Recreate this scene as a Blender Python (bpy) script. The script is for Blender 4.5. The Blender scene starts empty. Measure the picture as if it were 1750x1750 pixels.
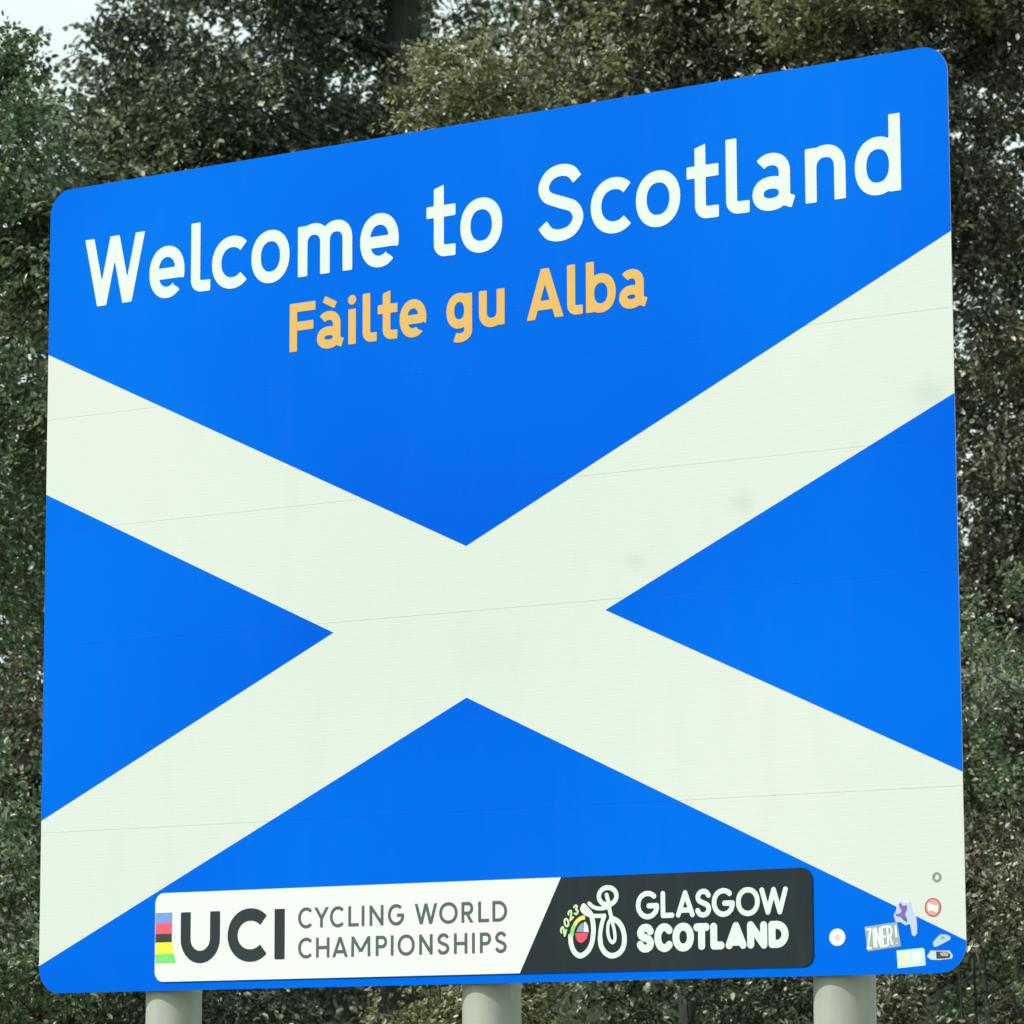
import bpy, math, random
import numpy as np
from mathutils import Vector, Matrix
from mathutils.geometry import tessellate_polygon

S = bpy.context.scene
C = S.collection
R = math.radians

# ------------------------------------------------------------------ camera
# Sign foot centre is the world origin; the car we look from stands on the road at right.
cam_d = bpy.data.cameras.new('camera')
cam = bpy.data.objects.new('camera', cam_d)
C.objects.link(cam)
right = Vector((0.84321294, 0.5375678, -0.00357871))
up = Vector((0.0850031, -0.12675411, 0.98828532))
back = Vector((0.53081674, -0.83363917, -0.15257563))
M = Matrix((right, up, back)).transposed().to_4x4()
M.translation = Vector((7.96905, -12.1839, 1.5005))
cam.matrix_world = M
cam_d.sensor_width = 36
cam_d.lens = 133.39
cam_d.clip_start = 0.1
cam_d.clip_end = 1500
S.camera = cam
cam_d.dof.use_dof = True
cam_d.dof.focus_distance = 15.2
cam_d.dof.aperture_fstop = 7.0

# ------------------------------------------------------------------ light
SUN_EL, SUN_AZ = 47.5, 35.0           # azimuth measured from the sign's normal (-Y) towards -X
sv = Vector((-math.sin(R(SUN_AZ)) * math.cos(R(SUN_EL)), -math.cos(R(SUN_AZ)) * math.cos(R(SUN_EL)), math.sin(R(SUN_EL))))
world = bpy.data.worlds.new('World')
S.world = world
world.use_nodes = True
wt = world.node_tree
wt.nodes.clear()
wo = wt.nodes.new('ShaderNodeOutputWorld')
wb = wt.nodes.new('ShaderNodeBackground')
sky = wt.nodes.new('ShaderNodeTexSky')
sky.sky_type = 'NISHITA'
sky.sun_disc = False
sky.sun_elevation = R(SUN_EL)
sky.sun_rotation = math.atan2(sv.x, sv.y)
sky.air_density = 1.2
sky.dust_density = 4.0
sky.ozone_density = 0.6
wb.inputs['Strength'].default_value = 0.12
# thin bright overcast veil over the blue: soft cloud on the sky directions
wtc = wt.nodes.new('ShaderNodeTexCoord')
wn = wt.nodes.new('ShaderNodeTexNoise')
wn.inputs['Scale'].default_value = 2.2
wn.inputs['Detail'].default_value = 5.0
wt.links.new(wtc.outputs['Generated'], wn.inputs['Vector'])
wr = wt.nodes.new('ShaderNodeMapRange')
wr.inputs['From Min'].default_value = 0.3
wr.inputs['From Max'].default_value = 0.7
wr.inputs['To Min'].default_value = 0.72
wr.inputs['To Max'].default_value = 0.95
wt.links.new(wn.outputs[0], wr.inputs['Value'])
wm = wt.nodes.new('ShaderNodeMix')
wm.data_type = 'RGBA'
wm.inputs['B'].default_value = (8.3, 9.5, 9.1, 1)
wt.links.new(wr.outputs[0], wm.inputs['Factor'])
wt.links.new(sky.outputs[0], wm.inputs['A'])
wt.links.new(wm.outputs['Result'], wb.inputs[0])
wt.links.new(wb.outputs[0], wo.inputs[0])
sun_d = bpy.data.lights.new('sun', 'SUN')
sun_d.energy = 3.7
sun_d.angle = R(0.5)
sun_d.color = (1.0, 0.965, 0.90)
sun = bpy.data.objects.new('sun', sun_d)
sun.rotation_euler = (-sv).to_track_quat('-Z', 'Y').to_euler()
sun.location = sv * 60
C.objects.link(sun)
S.view_settings.view_transform = 'Standard'
S.view_settings.look = 'None'
S.view_settings.exposure = 0.0
S.view_settings.gamma = 1.0
S.view_settings.use_curve_mapping = False
S.render.engine = 'CYCLES'
S.cycles.max_bounces = 6

# ------------------------------------------------------------------ helpers
def tag(o, label=None, cat=None, group=None, kind=None):
    if label: o['label'] = label
    if cat: o['category'] = cat
    if group: o['group'] = group
    if kind: o['kind'] = kind
    return o

def empty(name, loc=(0, 0, 0)):
    o = bpy.data.objects.new(name, None)
    o.location = loc
    o.empty_display_size = 0.2
    C.objects.link(o)
    return o

def link(name, me, parent=None, loc=None):
    o = bpy.data.objects.new(name, me)
    C.objects.link(o)
    if parent: o.parent = parent
    if loc: o.location = loc
    return o

def mesh_from(name, verts, faces, mats, midx=None, smooth=False):
    me = bpy.data.meshes.new(name)
    me.from_pydata(verts, [], faces)
    for m in mats: me.materials.append(m)
    if midx is not None: me.polygons.foreach_set('material_index', midx)
    if smooth: me.polygons.foreach_set('use_smooth', [True] * len(me.polygons))
    me.update()
    return me

def fast_mesh(name, V, F, mat, smooth=False):
    """V (n,3), F (m,k) arrays of equal-sided faces."""
    me = bpy.data.meshes.new(name)
    n, (m, k) = len(V), F.shape
    me.vertices.add(n)
    me.vertices.foreach_set('co', np.ascontiguousarray(V, np.float32).ravel())
    me.loops.add(m * k)
    me.loops.foreach_set('vertex_index', np.ascontiguousarray(F, np.int32).ravel())
    me.polygons.add(m)
    me.polygons.foreach_set('loop_start', np.arange(0, m * k, k, dtype=np.int32))
    me.polygons.foreach_set('use_smooth', np.full(m, smooth))
    me.materials.append(mat)
    me.update(calc_edges=True)
    return me

def nodes(name):
    m = bpy.data.materials.new(name)
    m.use_nodes = True
    return m, m.node_tree, m.node_tree.nodes['Principled BSDF']

def add(t, kind, **kw):
    n = t.nodes.new(kind)
    for k, v in kw.items():
        if k in n.inputs: n.inputs[k].default_value = v
        else: setattr(n, k, v)
    return n

def coords(t, scale=(1, 1, 1)):
    tc = add(t, 'ShaderNodeTexCoord')
    mp = add(t, 'ShaderNodeMapping')
    mp.inputs['Scale'].default_value = scale
    t.links.new(tc.outputs['Object'], mp.inputs['Vector'])
    return mp.outputs[0]

# ------------------------------------------------------------------ materials
def sheeting(name, col, col2, dirt=0.06, rough=0.5, lines=True, spec=0.02, stains=()):
    """Sign sheeting: slight mottling, faint dust, faint horizontal extrusion lines."""
    m, t, p = nodes(name)
    v = coords(t)
    n1 = add(t, 'ShaderNodeTexNoise', Scale=0.42, Detail=2.0, Roughness=0.4)
    t.links.new(v, n1.inputs['Vector'])
    mix = add(t, 'ShaderNodeMix', data_type='RGBA')
    mix.inputs['A'].default_value = (*col, 1)
    mix.inputs['B'].default_value = (*col2, 1)
    rmp = add(t, 'ShaderNodeMapRange')
    rmp.inputs['From Min'].default_value = 0.35
    rmp.inputs['From Max'].default_value = 0.7
    t.links.new(n1.outputs[0], rmp.inputs['Value'])
    t.links.new(rmp.outputs[0], mix.inputs['Factor'])
    n2 = add(t, 'ShaderNodeTexNoise', Scale=5.0, Detail=8.0, Roughness=0.7)
    v2 = coords(t, (1.0, 1.0, 0.22))
    t.links.new(v2, n2.inputs['Vector'])
    r2 = add(t, 'ShaderNodeMapRange')
    r2.inputs['From Min'].default_value = 0.5
    r2.inputs['From Max'].default_value = 0.85
    r2.inputs['To Max'].default_value = dirt * 3
    t.links.new(n2.outputs[0], r2.inputs['Value'])
    mix2 = add(t, 'ShaderNodeMix', data_type='RGBA')
    mix2.inputs['B'].default_value = (0.30, 0.32, 0.26, 1)
    t.links.new(mix.outputs['Result'], mix2.inputs['A'])
    t.links.new(r2.outputs[0], mix2.inputs['Factor'])
    last = mix2.outputs['Result']
    for (u, v_, rr, am) in stains:                   # greasy smudges left on the face
        q = add(t, 'ShaderNodeTexCoord')
        mp = add(t, 'ShaderNodeMapping')
        mp.inputs['Location'].default_value = ((2.1 - u) / rr, 0, -(1.93 + v_) / (rr * .8))
        mp.inputs['Scale'].default_value = (1 / rr, 0, 1 / (rr * .8))
        t.links.new(q.outputs['Object'], mp.inputs['Vector'])
        nz = add(t, 'ShaderNodeTexNoise', Scale=1.7, Detail=3.0)
        t.links.new(mp.outputs[0], nz.inputs['Vector'])
        ln = add(t, 'ShaderNodeVectorMath', operation='LENGTH')
        t.links.new(mp.outputs[0], ln.inputs[0])
        ad = add(t, 'ShaderNodeMath', operation='ADD')
        t.links.new(ln.outputs['Value'], ad.inputs[0]); t.links.new(nz.outputs[0], ad.inputs[1])
        mr = add(t, 'ShaderNodeMapRange', interpolation_type='SMOOTHSTEP')
        mr.inputs['From Min'].default_value = .5
        mr.inputs['From Max'].default_value = 1.5
        mr.inputs['To Min'].default_value = am
        mr.inputs['To Max'].default_value = 0
        t.links.new(ad.outputs[0], mr.inputs['Value'])
        m3 = add(t, 'ShaderNodeMix', data_type='RGBA')
        m3.inputs['B'].default_value = (.42, .45, .42, 1)
        t.links.new(last, m3.inputs['A']); t.links.new(mr.outputs[0], m3.inputs['Factor'])
        last = m3.outputs['Result']
    t.links.new(last, p.inputs['Base Color'])
    p.inputs['Roughness'].default_value = rough
    p.inputs['Specular IOR Level'].default_value = spec
    if lines:
        w = add(t, 'ShaderNodeTexWave', wave_type='BANDS', bands_direction='Z', Scale=22.0, Distortion=0.5, Detail=2.0)
        w.inputs['Detail Scale'].default_value = 0.6
        t.links.new(coords(t, (0.05, 1, 1)), w.inputs['Vector'])
        b = add(t, 'ShaderNodeBump', Strength=0.085, Distance=0.001)
        t.links.new(w.outputs['Fac'], b.inputs['Height'])
        t.links.new(b.outputs[0], p.inputs['Normal'])
    return m

BLUE = sheeting('blue_sheeting', (0.000, 0.108, 0.70), (0.000, 0.164, 0.80), 0.004)  # tone drift stands in for uneven reflections on the blue
WHITE = sheeting('white_sheeting', (0.640, 0.700, 0.655), (0.680, 0.727, 0.685), 0.03,
                 stains=[(3.327, 1.743, .085, .28), (2.861, 1.56, .075, .22), (4.105, 2.075, .12, .24), (2.2, 1.25, .3, .06)])
LETTER = sheeting('letter_white', (0.69, 0.80, 0.745), (0.72, 0.815, 0.765), 0.006, lines=False)
AMBER = sheeting('letter_amber', (0.72, 0.435, 0.125), (0.75, 0.465, 0.155), 0.01, lines=False)
PLQ_W = sheeting('plaque_white', (0.76, 0.81, 0.775), (0.78, 0.82, 0.79), 0.01, lines=False)
PLQ_D = sheeting('plaque_charcoal', (0.023, 0.032, 0.037), (0.028, 0.036, 0.042), 0.02, lines=False)
INK = sheeting('ink_charcoal', (0.036, 0.048, 0.050), (0.042, 0.052, 0.056), 0.01, lines=False)
INK2 = sheeting('ink_grey', (0.10, 0.13, 0.115), (0.12, 0.145, 0.13), 0.01, lines=False)

def plain(name, col, rough=0.45):
    m, t, p = nodes(name)
    n = add(t, 'ShaderNodeTexNoise', Scale=40.0, Detail=3.0)
    t.links.new(coords(t), n.inputs['Vector'])
    mx = add(t, 'ShaderNodeMix', data_type='RGBA')
    mx.inputs['A'].default_value = (*[c * 0.88 for c in col], 1)
    mx.inputs['B'].default_value = (*[min(1, c * 1.08) for c in col], 1)
    t.links.new(n.outputs[0], mx.inputs['Factor'])
    t.links.new(mx.outputs['Result'], p.inputs['Base Color'])
    p.inputs['Roughness'].default_value = rough
    return m

def post_mat():
    m, t, p = nodes('weathered_grey_paint')
    v = coords(t, (1, 1, 0.35))
    n = add(t, 'ShaderNodeTexNoise', Scale=14.0, Detail=6.0, Roughness=0.6)
    t.links.new(v, n.inputs['Vector'])
    cr = add(t, 'ShaderNodeValToRGB')
    cr.color_ramp.elements[0].position = 0.3
    cr.color_ramp.elements[0].color = (0.35, 0.37, 0.325, 1)
    cr.color_ramp.elements[1].position = 0.7
    cr.color_ramp.elements[1].color = (0.45, 0.46, 0.405, 1)
    t.links.new(n.outputs[0], cr.inputs[0])
    t.links.new(cr.outputs[0], p.inputs['Base Color'])
    b = add(t, 'ShaderNodeBump', Strength=0.15, Distance=0.003)
    t.links.new(n.outputs[0], b.inputs['Height'])
    t.links.new(b.outputs[0], p.inputs['Normal'])
    p.inputs['Roughness'].default_value = 0.55
    return m
POST = post_mat()
ALU = plain('mill_aluminium', (0.42, 0.43, 0.43), 0.4)

def leaf_mat(name, dark, mid, light, trans=0.25, rough=0.36, flecks=.05):
    m, t, p = nodes(name)
    g = add(t, 'ShaderNodeNewGeometry')
    cr = add(t, 'ShaderNodeValToRGB')
    e = cr.color_ramp.elements
    e[0].position = 0.0; e[0].color = (*dark, 1)
    e[1].position = 1.0; e[1].color = (*light, 1)
    k = e.new(0.55); k.color = (*mid, 1)
    k = e.new(0.82); k.color = (*light, 1)
    e[3].color = (*[min(.45, c * 2.3 + .06) for c in light], 1)  # top step paints in the brightest sunlit leaves
    n = add(t, 'ShaderNodeTexNoise', Scale=0.9, Detail=2.0)
    t.links.new(coords(t), n.inputs['Vector'])
    a = add(t, 'ShaderNodeMath', operation='MULTIPLY_ADD')
    a.inputs[1].default_value = 0.80
    t.links.new(g.outputs['Random Per Island'], a.inputs[0])
    s = add(t, 'ShaderNodeMath', operation='MULTIPLY_ADD')
    s.inputs[1].default_value = 2.2
    s.inputs[2].default_value = -0.98
    t.links.new(n.outputs[0], s.inputs[0])
    t.links.new(s.outputs[0], a.inputs[2])
    t.links.new(a.outputs[0], cr.inputs[0])
    fr = add(t, 'ShaderNodeMath', operation='MULTIPLY')
    fr.inputs[1].default_value = 37.0
    t.links.new(g.outputs['Random Per Island'], fr.inputs[0])
    fr2 = add(t, 'ShaderNodeMath', operation='FRACT')
    t.links.new(fr.outputs[0], fr2.inputs[0])
    gt = add(t, 'ShaderNodeMath', operation='GREATER_THAN')
    gt.inputs[1].default_value = 1 - flecks
    t.links.new(fr2.outputs[0], gt.inputs[0])
    pm = add(t, 'ShaderNodeMix', data_type='RGBA')            # bright sun flecks painted in as pale leaf colour
    pm.inputs['B'].default_value = (.56, .58, .44, 1)
    t.links.new(gt.outputs[0], pm.inputs['Factor'])
    t.links.new(cr.outputs[0], pm.inputs['A'])
    t.links.new(pm.outputs['Result'], p.inputs['Base Color'])
    p.inputs['Roughness'].default_value = rough
    p.inputs['Specular IOR Level'].default_value = 0.6
    tr = add(t, 'ShaderNodeBsdfTranslucent')
    t.links.new(cr.outputs[0], tr.inputs['Color'])
    mx = add(t, 'ShaderNodeMixShader', Fac=trans)
    t.links.new(p.outputs[0], mx.inputs[1])
    t.links.new(tr.outputs[0], mx.inputs[2])
    t.links.new(mx.outputs[0], t.nodes['Material Output'].inputs[0])
    return m

LEAF_DARK = leaf_mat('leaf_dark', (0.026, 0.038, 0.025), (0.046, 0.064, 0.036), (0.115, 0.145, 0.074), 0.18, .34, .055)
LEAF_OLIVE = leaf_mat('leaf_olive', (0.052, 0.057, 0.034), (0.105, 0.108, 0.060), (0.28, 0.28, 0.135), 0.22, .36, .08)
LEAF_BROWN = leaf_mat('leaf_russet', (0.048, 0.050, 0.034), (0.098, 0.096, 0.060), (0.23, 0.22, 0.12), 0.2, .36, .08)
LEAF_FRESH = leaf_mat('leaf_fresh', (0.052, 0.088, 0.044), (0.110, 0.175, 0.080), (0.25, 0.33, 0.16), 0.32, 0.32)
LEAF_LIME = leaf_mat('leaf_lime', (0.075, 0.088, 0.038), (0.20, 0.22, 0.092), (0.44, 0.45, 0.21), 0.33, .36, .09)
LEAF_FAR = leaf_mat('leaf_far', (0.026, 0.036, 0.026), (0.050, 0.064, 0.040), (0.105, 0.122, 0.070), 0.1, 0.6, .03)

def bark_mat():
    m, t, p = nodes('bark')
    n = add(t, 'ShaderNodeTexNoise', Scale=9.0, Detail=7.0, Roughness=0.65)
    t.links.new(coords(t, (1, 1, 0.25)), n.inputs['Vector'])
    cr = add(t, 'ShaderNodeValToRGB')
    cr.color_ramp.elements[0].position = 0.35
    cr.color_ramp.elements[0].color = (0.017, 0.022, 0.017, 1)
    cr.color_ramp.elements[1].position = 0.7
    cr.color_ramp.elements[1].color = (0.050, 0.054, 0.042, 1)
    t.links.new(n.outputs[0], cr.inputs[0])
    t.links.new(cr.outputs[0], p.inputs['Base Color'])
    b = add(t, 'ShaderNodeBump', Strength=0.8, Distance=0.03)
    t.links.new(n.outputs[0], b.inputs['Height'])
    t.links.new(b.outputs[0], p.inputs['Normal'])
    p.inputs['Roughness'].default_value = 0.9
    return m
BARK = bark_mat()

def ground_mat(name, a, b, scale, rough=0.95, bump=0.02):
    m, t, p = nodes(name)
    n = add(t, 'ShaderNodeTexNoise', Scale=scale, Detail=8.0, Roughness=0.7)
    t.links.new(coords(t), n.inputs['Vector'])
    cr = add(t, 'ShaderNodeValToRGB')
    cr.color_ramp.elements[0].position = 0.3
    cr.color_ramp.elements[0].color = (*a, 1)
    cr.color_ramp.elements[1].position = 0.7
    cr.color_ramp.elements[1].color = (*b, 1)
    t.links.new(n.outputs[0], cr.inputs[0])
    t.links.new(cr.outputs[0], p.inputs['Base Color'])
    bp = add(t, 'ShaderNodeBump', Strength=0.6, Distance=bump)
    t.links.new(n.outputs[0], bp.inputs['Height'])
    t.links.new(bp.outputs[0], p.inputs['Normal'])
    p.inputs['Roughness'].default_value = rough
    return m
GRASS = ground_mat('grass_ground', (0.035, 0.055, 0.018), (0.075, 0.105, 0.035), 6.0)
ASPH = ground_mat('asphalt', (0.040, 0.040, 0.040), (0.062, 0.061, 0.058), 60.0, 0.85, 0.004)
LINE = ground_mat('road_paint', (0.62, 0.62, 0.58), (0.75, 0.75, 0.72), 30.0, 0.7, 0.001)
CONC = ground_mat('kerb_concrete', (0.24, 0.24, 0.22), (0.34, 0.33, 0.30), 20.0, 0.85, 0.003)

# ------------------------------------------------------------------ ground and road
def box_mesh(name, x0, x1, y0, y1, z0, z1, mat):
    v = [(x0, y0, z0), (x1, y0, z0), (x1, y1, z0), (x0, y1, z0), (x0, y0, z1), (x1, y0, z1), (x1, y1, z1), (x0, y1, z1)]
    f = [(0, 3, 2, 1), (4, 5, 6, 7), (0, 1, 5, 4), (1, 2, 6, 5), (2, 3, 7, 6), (3, 0, 4, 7)]
    return mesh_from(name, v, f, [mat])
def sheet(name, x0, x1, y0, y1, z, mat):
    return mesh_from(name, [(x0, y0, z), (x1, y0, z), (x1, y1, z), (x0, y1, z)], [(0, 1, 2, 3)], [mat])
tag(link('ground', sheet('ground', -600, 600, -600, 600, 0.0, GRASS)), kind='structure')
tag(link('road', sheet('road', 6.1, 13.6, -300, 300, 0.004, ASPH)), kind='structure')
tag(link('kerb', box_mesh('kerb', 5.95, 6.1, -300, 300, -0.1, 0.11, CONC)), kind='structure')
tag(link('edge_line', sheet('edge_line', 6.35, 6.5, -300, 300, 0.008, LINE)), kind='structure')
vv, ff = [], []
for i in range(-30, 30):
    y = i * 6.0
    k = len(vv)
    vv += [(9.85, y, .008), (9.95, y, .008), (9.95, y + 4, .008), (9.85, y + 4, .008)]
    ff.append((k, k + 1, k + 2, k + 3))
tag(link('centre_line', mesh_from('centre_line', vv, ff, [LINE])), kind='structure')

# ------------------------------------------------------------------ stroke lettering
def ell(cx, cy, rx, ry, a0, a1, n=28, p=2.0):
    out = []
    for i in range(n + 1):
        a = R(a0 + (a1 - a0) * i / n)
        c, s = math.cos(a), math.sin(a)
        out.append((cx + rx * math.copysign(abs(c) ** (2 / p), c), cy + ry * math.copysign(abs(s) ** (2 / p), s)))
    return out

def spl(pts, n=8):
    P = [pts[0]] + list(pts) + [pts[-1]]
    out = []
    for i in range(1, len(P) - 2):
        a, b, c, d = [np.array(q, float) for q in P[i - 1:i + 3]]
        for k in range(n):
            t = k / n
            out.append(tuple(0.5 * ((2 * b) + (-a + c) * t + (2 * a - 5 * b + 4 * c - d) * t * t + (-a + 3 * b - 3 * c + d) * t ** 3)))
    out.append(tuple(pts[-1]))
    return out

def stroke_loops(strokes, cell, clip=(), solids=()):
    """strokes: (points, width, butt?) -> closed outlines of their union (signed distance grid + contour)."""
    allp = np.array([q for s in strokes for q in s[0]] + [q for s in solids for q in s])
    wmax = max([s[1] for s in strokes] + [0])
    lo, hi = allp.min(0) - wmax - 3 * cell, allp.max(0) + wmax + 3 * cell
    xs = np.arange(lo[0], hi[0] + cell, cell)
    ys = np.arange(lo[1], hi[1] + cell, cell)
    X, Y = np.meshgrid(xs, ys)
    D = np.full(X.shape, 1e3)
    for pts, w, butt in strokes:
        P = np.array(pts, float)
        n = len(P) - 1
        closed = np.allclose(P[0], P[-1])
        DS = np.full(X.shape, 1e3)
        for i in range(n):
            a, b = P[i], P[i + 1]
            d = b - a
            L = float(np.hypot(*d))
            if L < 1e-9:
                DS = np.minimum(DS, np.hypot(X - a[0], Y - a[1]) - w / 2); continue
            ux, uy = d / L
            s = (X - a[0]) * ux + (Y - a[1]) * uy
            q = np.abs(-(X - a[0]) * uy + (Y - a[1]) * ux)
            sc = np.clip(s, 0, L)
            DS = np.minimum(DS, np.hypot(s - sc, q) - w / 2)
        if butt and not closed:                       # square-cut both ends
            for a, b in ((P[0], P[1]), (P[-1], P[-2])):
                d = (a - b) / (np.hypot(*(a - b)) + 1e-12)
                pl = (X - a[0]) * d[0] + (Y - a[1]) * d[1]
                DS = np.where(np.hypot(X - a[0], Y - a[1]) < w * .62 + 2 * cell, np.maximum(DS, pl), DS)
        D = np.minimum(D, DS)
    for poly in solids:
        P = np.array(poly, float)
        if np.sum(P[:, 0] * np.roll(P[:, 1], -1) - np.roll(P[:, 0], -1) * P[:, 1]) < 0: P = P[::-1]
        dd = np.full(X.shape, -1e3)
        for i in range(len(P)):
            a, b = P[i], P[(i + 1) % len(P)]
            d = (b - a) / np.hypot(*(b - a))
            dd = np.maximum(dd, (X - a[0]) * d[1] - (Y - a[1]) * d[0])
        D = np.minimum(D, dd)
    for nx, ny, c in clip:
        D = np.maximum(D, nx * X + ny * Y - c)
    D[np.abs(D) < 1e-7] = 1e-7
    D[0, :] = D[-1, :] = 1; D[:, 0] = D[:, -1] = 1
    inside = D < 0
    nxt = {}
    h, w_ = D.shape
    def ept(k):
        (i, j, o) = k
        a = D[i, j]
        b = D[i, j + 1] if o == 0 else D[i + 1, j]
        t = a / (a - b)
        return (xs[j] + (t * cell if o == 0 else 0), ys[i] + (t * cell if o == 1 else 0))
    code = inside[:-1, :-1] * 1 + inside[:-1, 1:] * 2 + inside[1:, 1:] * 4 + inside[1:, :-1] * 8
    T = {1: [(3, 0)], 2: [(0, 1)], 3: [(3, 1)], 4: [(1, 2)], 5: [(3, 0), (1, 2)], 6: [(0, 2)], 7: [(3, 2)], 8: [(2, 3)],
         9: [(2, 0)], 10: [(0, 1), (2, 3)], 11: [(2, 1)], 12: [(1, 3)], 13: [(1, 0)], 14: [(0, 3)]}
    for i, j in zip(*np.nonzero((code > 0) & (code < 15))):
        e = [(i, j, 0), (i, j + 1, 1), (i + 1, j, 0), (i, j, 1)]
        for a, b in T[int(code[i, j])]:
            nxt[e[a]] = e[b]
    loops = []
    while nxt:
        k0 = next(iter(nxt))
        k = k0
        lp = []
        while k in nxt:
            lp.append(ept(k))
            k = nxt.pop(k)
        L = [lp[0]]
        tol = cell * 0.035
        for q in range(1, len(lp) - 1):     # drop nearly collinear points
            a, b, c = L[-1], lp[q], lp[q + 1]
            ac = math.hypot(c[0] - a[0], c[1] - a[1]) + 1e-12
            if abs((c[0] - a[0]) * (a[1] - b[1]) - (a[0] - b[0]) * (c[1] - a[1])) / ac > tol or math.hypot(b[0] - a[0], b[1] - a[1]) > cell * 12:
                L.append(b)
        L.append(lp[-1])
        if len(L) > 3: loops.append(L)
    return loops

def slab(name, loops, mat, y_front, y_back, parent):
    """Thin plate in the sign's plane with the given outlines (holes allowed)."""
    flat = [q for L in loops for q in L]
    n = len(flat)
    def area(L): return abs(sum(L[i - 1][0] * L[i][1] - L[i][0] * L[i - 1][1] for i in range(len(L)))) / 2
    def inside(p, L):
        k = False
        for i in range(len(L)):
            (x0, y0), (x1, y1) = L[i - 1], L[i]
            if (y0 > p[1]) != (y1 > p[1]) and p[0] < (x1 - x0) * (p[1] - y0) / (y1 - y0) + x0: k = not k
        return k
    starts = np.cumsum([0] + [len(L) for L in loops])
    par = {}
    for i, L in enumerate(loops):
        cont = [j for j, Q in enumerate(loops) if j != i and inside(L[0], Q)]
        par[i] = min(cont, key=lambda j: area(loops[j])) if len(cont) % 2 else None
    tris = []
    for i in range(len(loops)):
        if par[i] is not None: continue
        grp = [i] + [j for j in par if par[j] == i]
        ix = [int(starts[g]) + k for g in grp for k in range(len(loops[g]))]
        for t3 in tessellate_polygon([[Vector((x, z, 0)) for x, z in loops[g]] for g in grp]):
            tris.append([ix[q] for q in t3])
    V = [(x, y_front, z) for x, z in flat] + [(x, y_back, z) for x, z in flat]
    F = []
    for a, b, c in tris:
        (ax, az), (bx, bz), (cx, cz) = flat[a], flat[b], flat[c]
        ar = (bx - ax) * (cz - az) - (cx - ax) * (bz - az)
        if abs(ar) < 1e-12: continue
        F.append((a, b, c) if ar > 0 else (a, c, b))
    k = 0
    for L in loops:
        m = len(L)
        for i in range(m):
            a, b = k + i, k + (i + 1) % m
            F.append((a, a + n, b + n, b))
        k += m
    return link(name, mesh_from(name, V, F, [mat]), parent)

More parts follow.
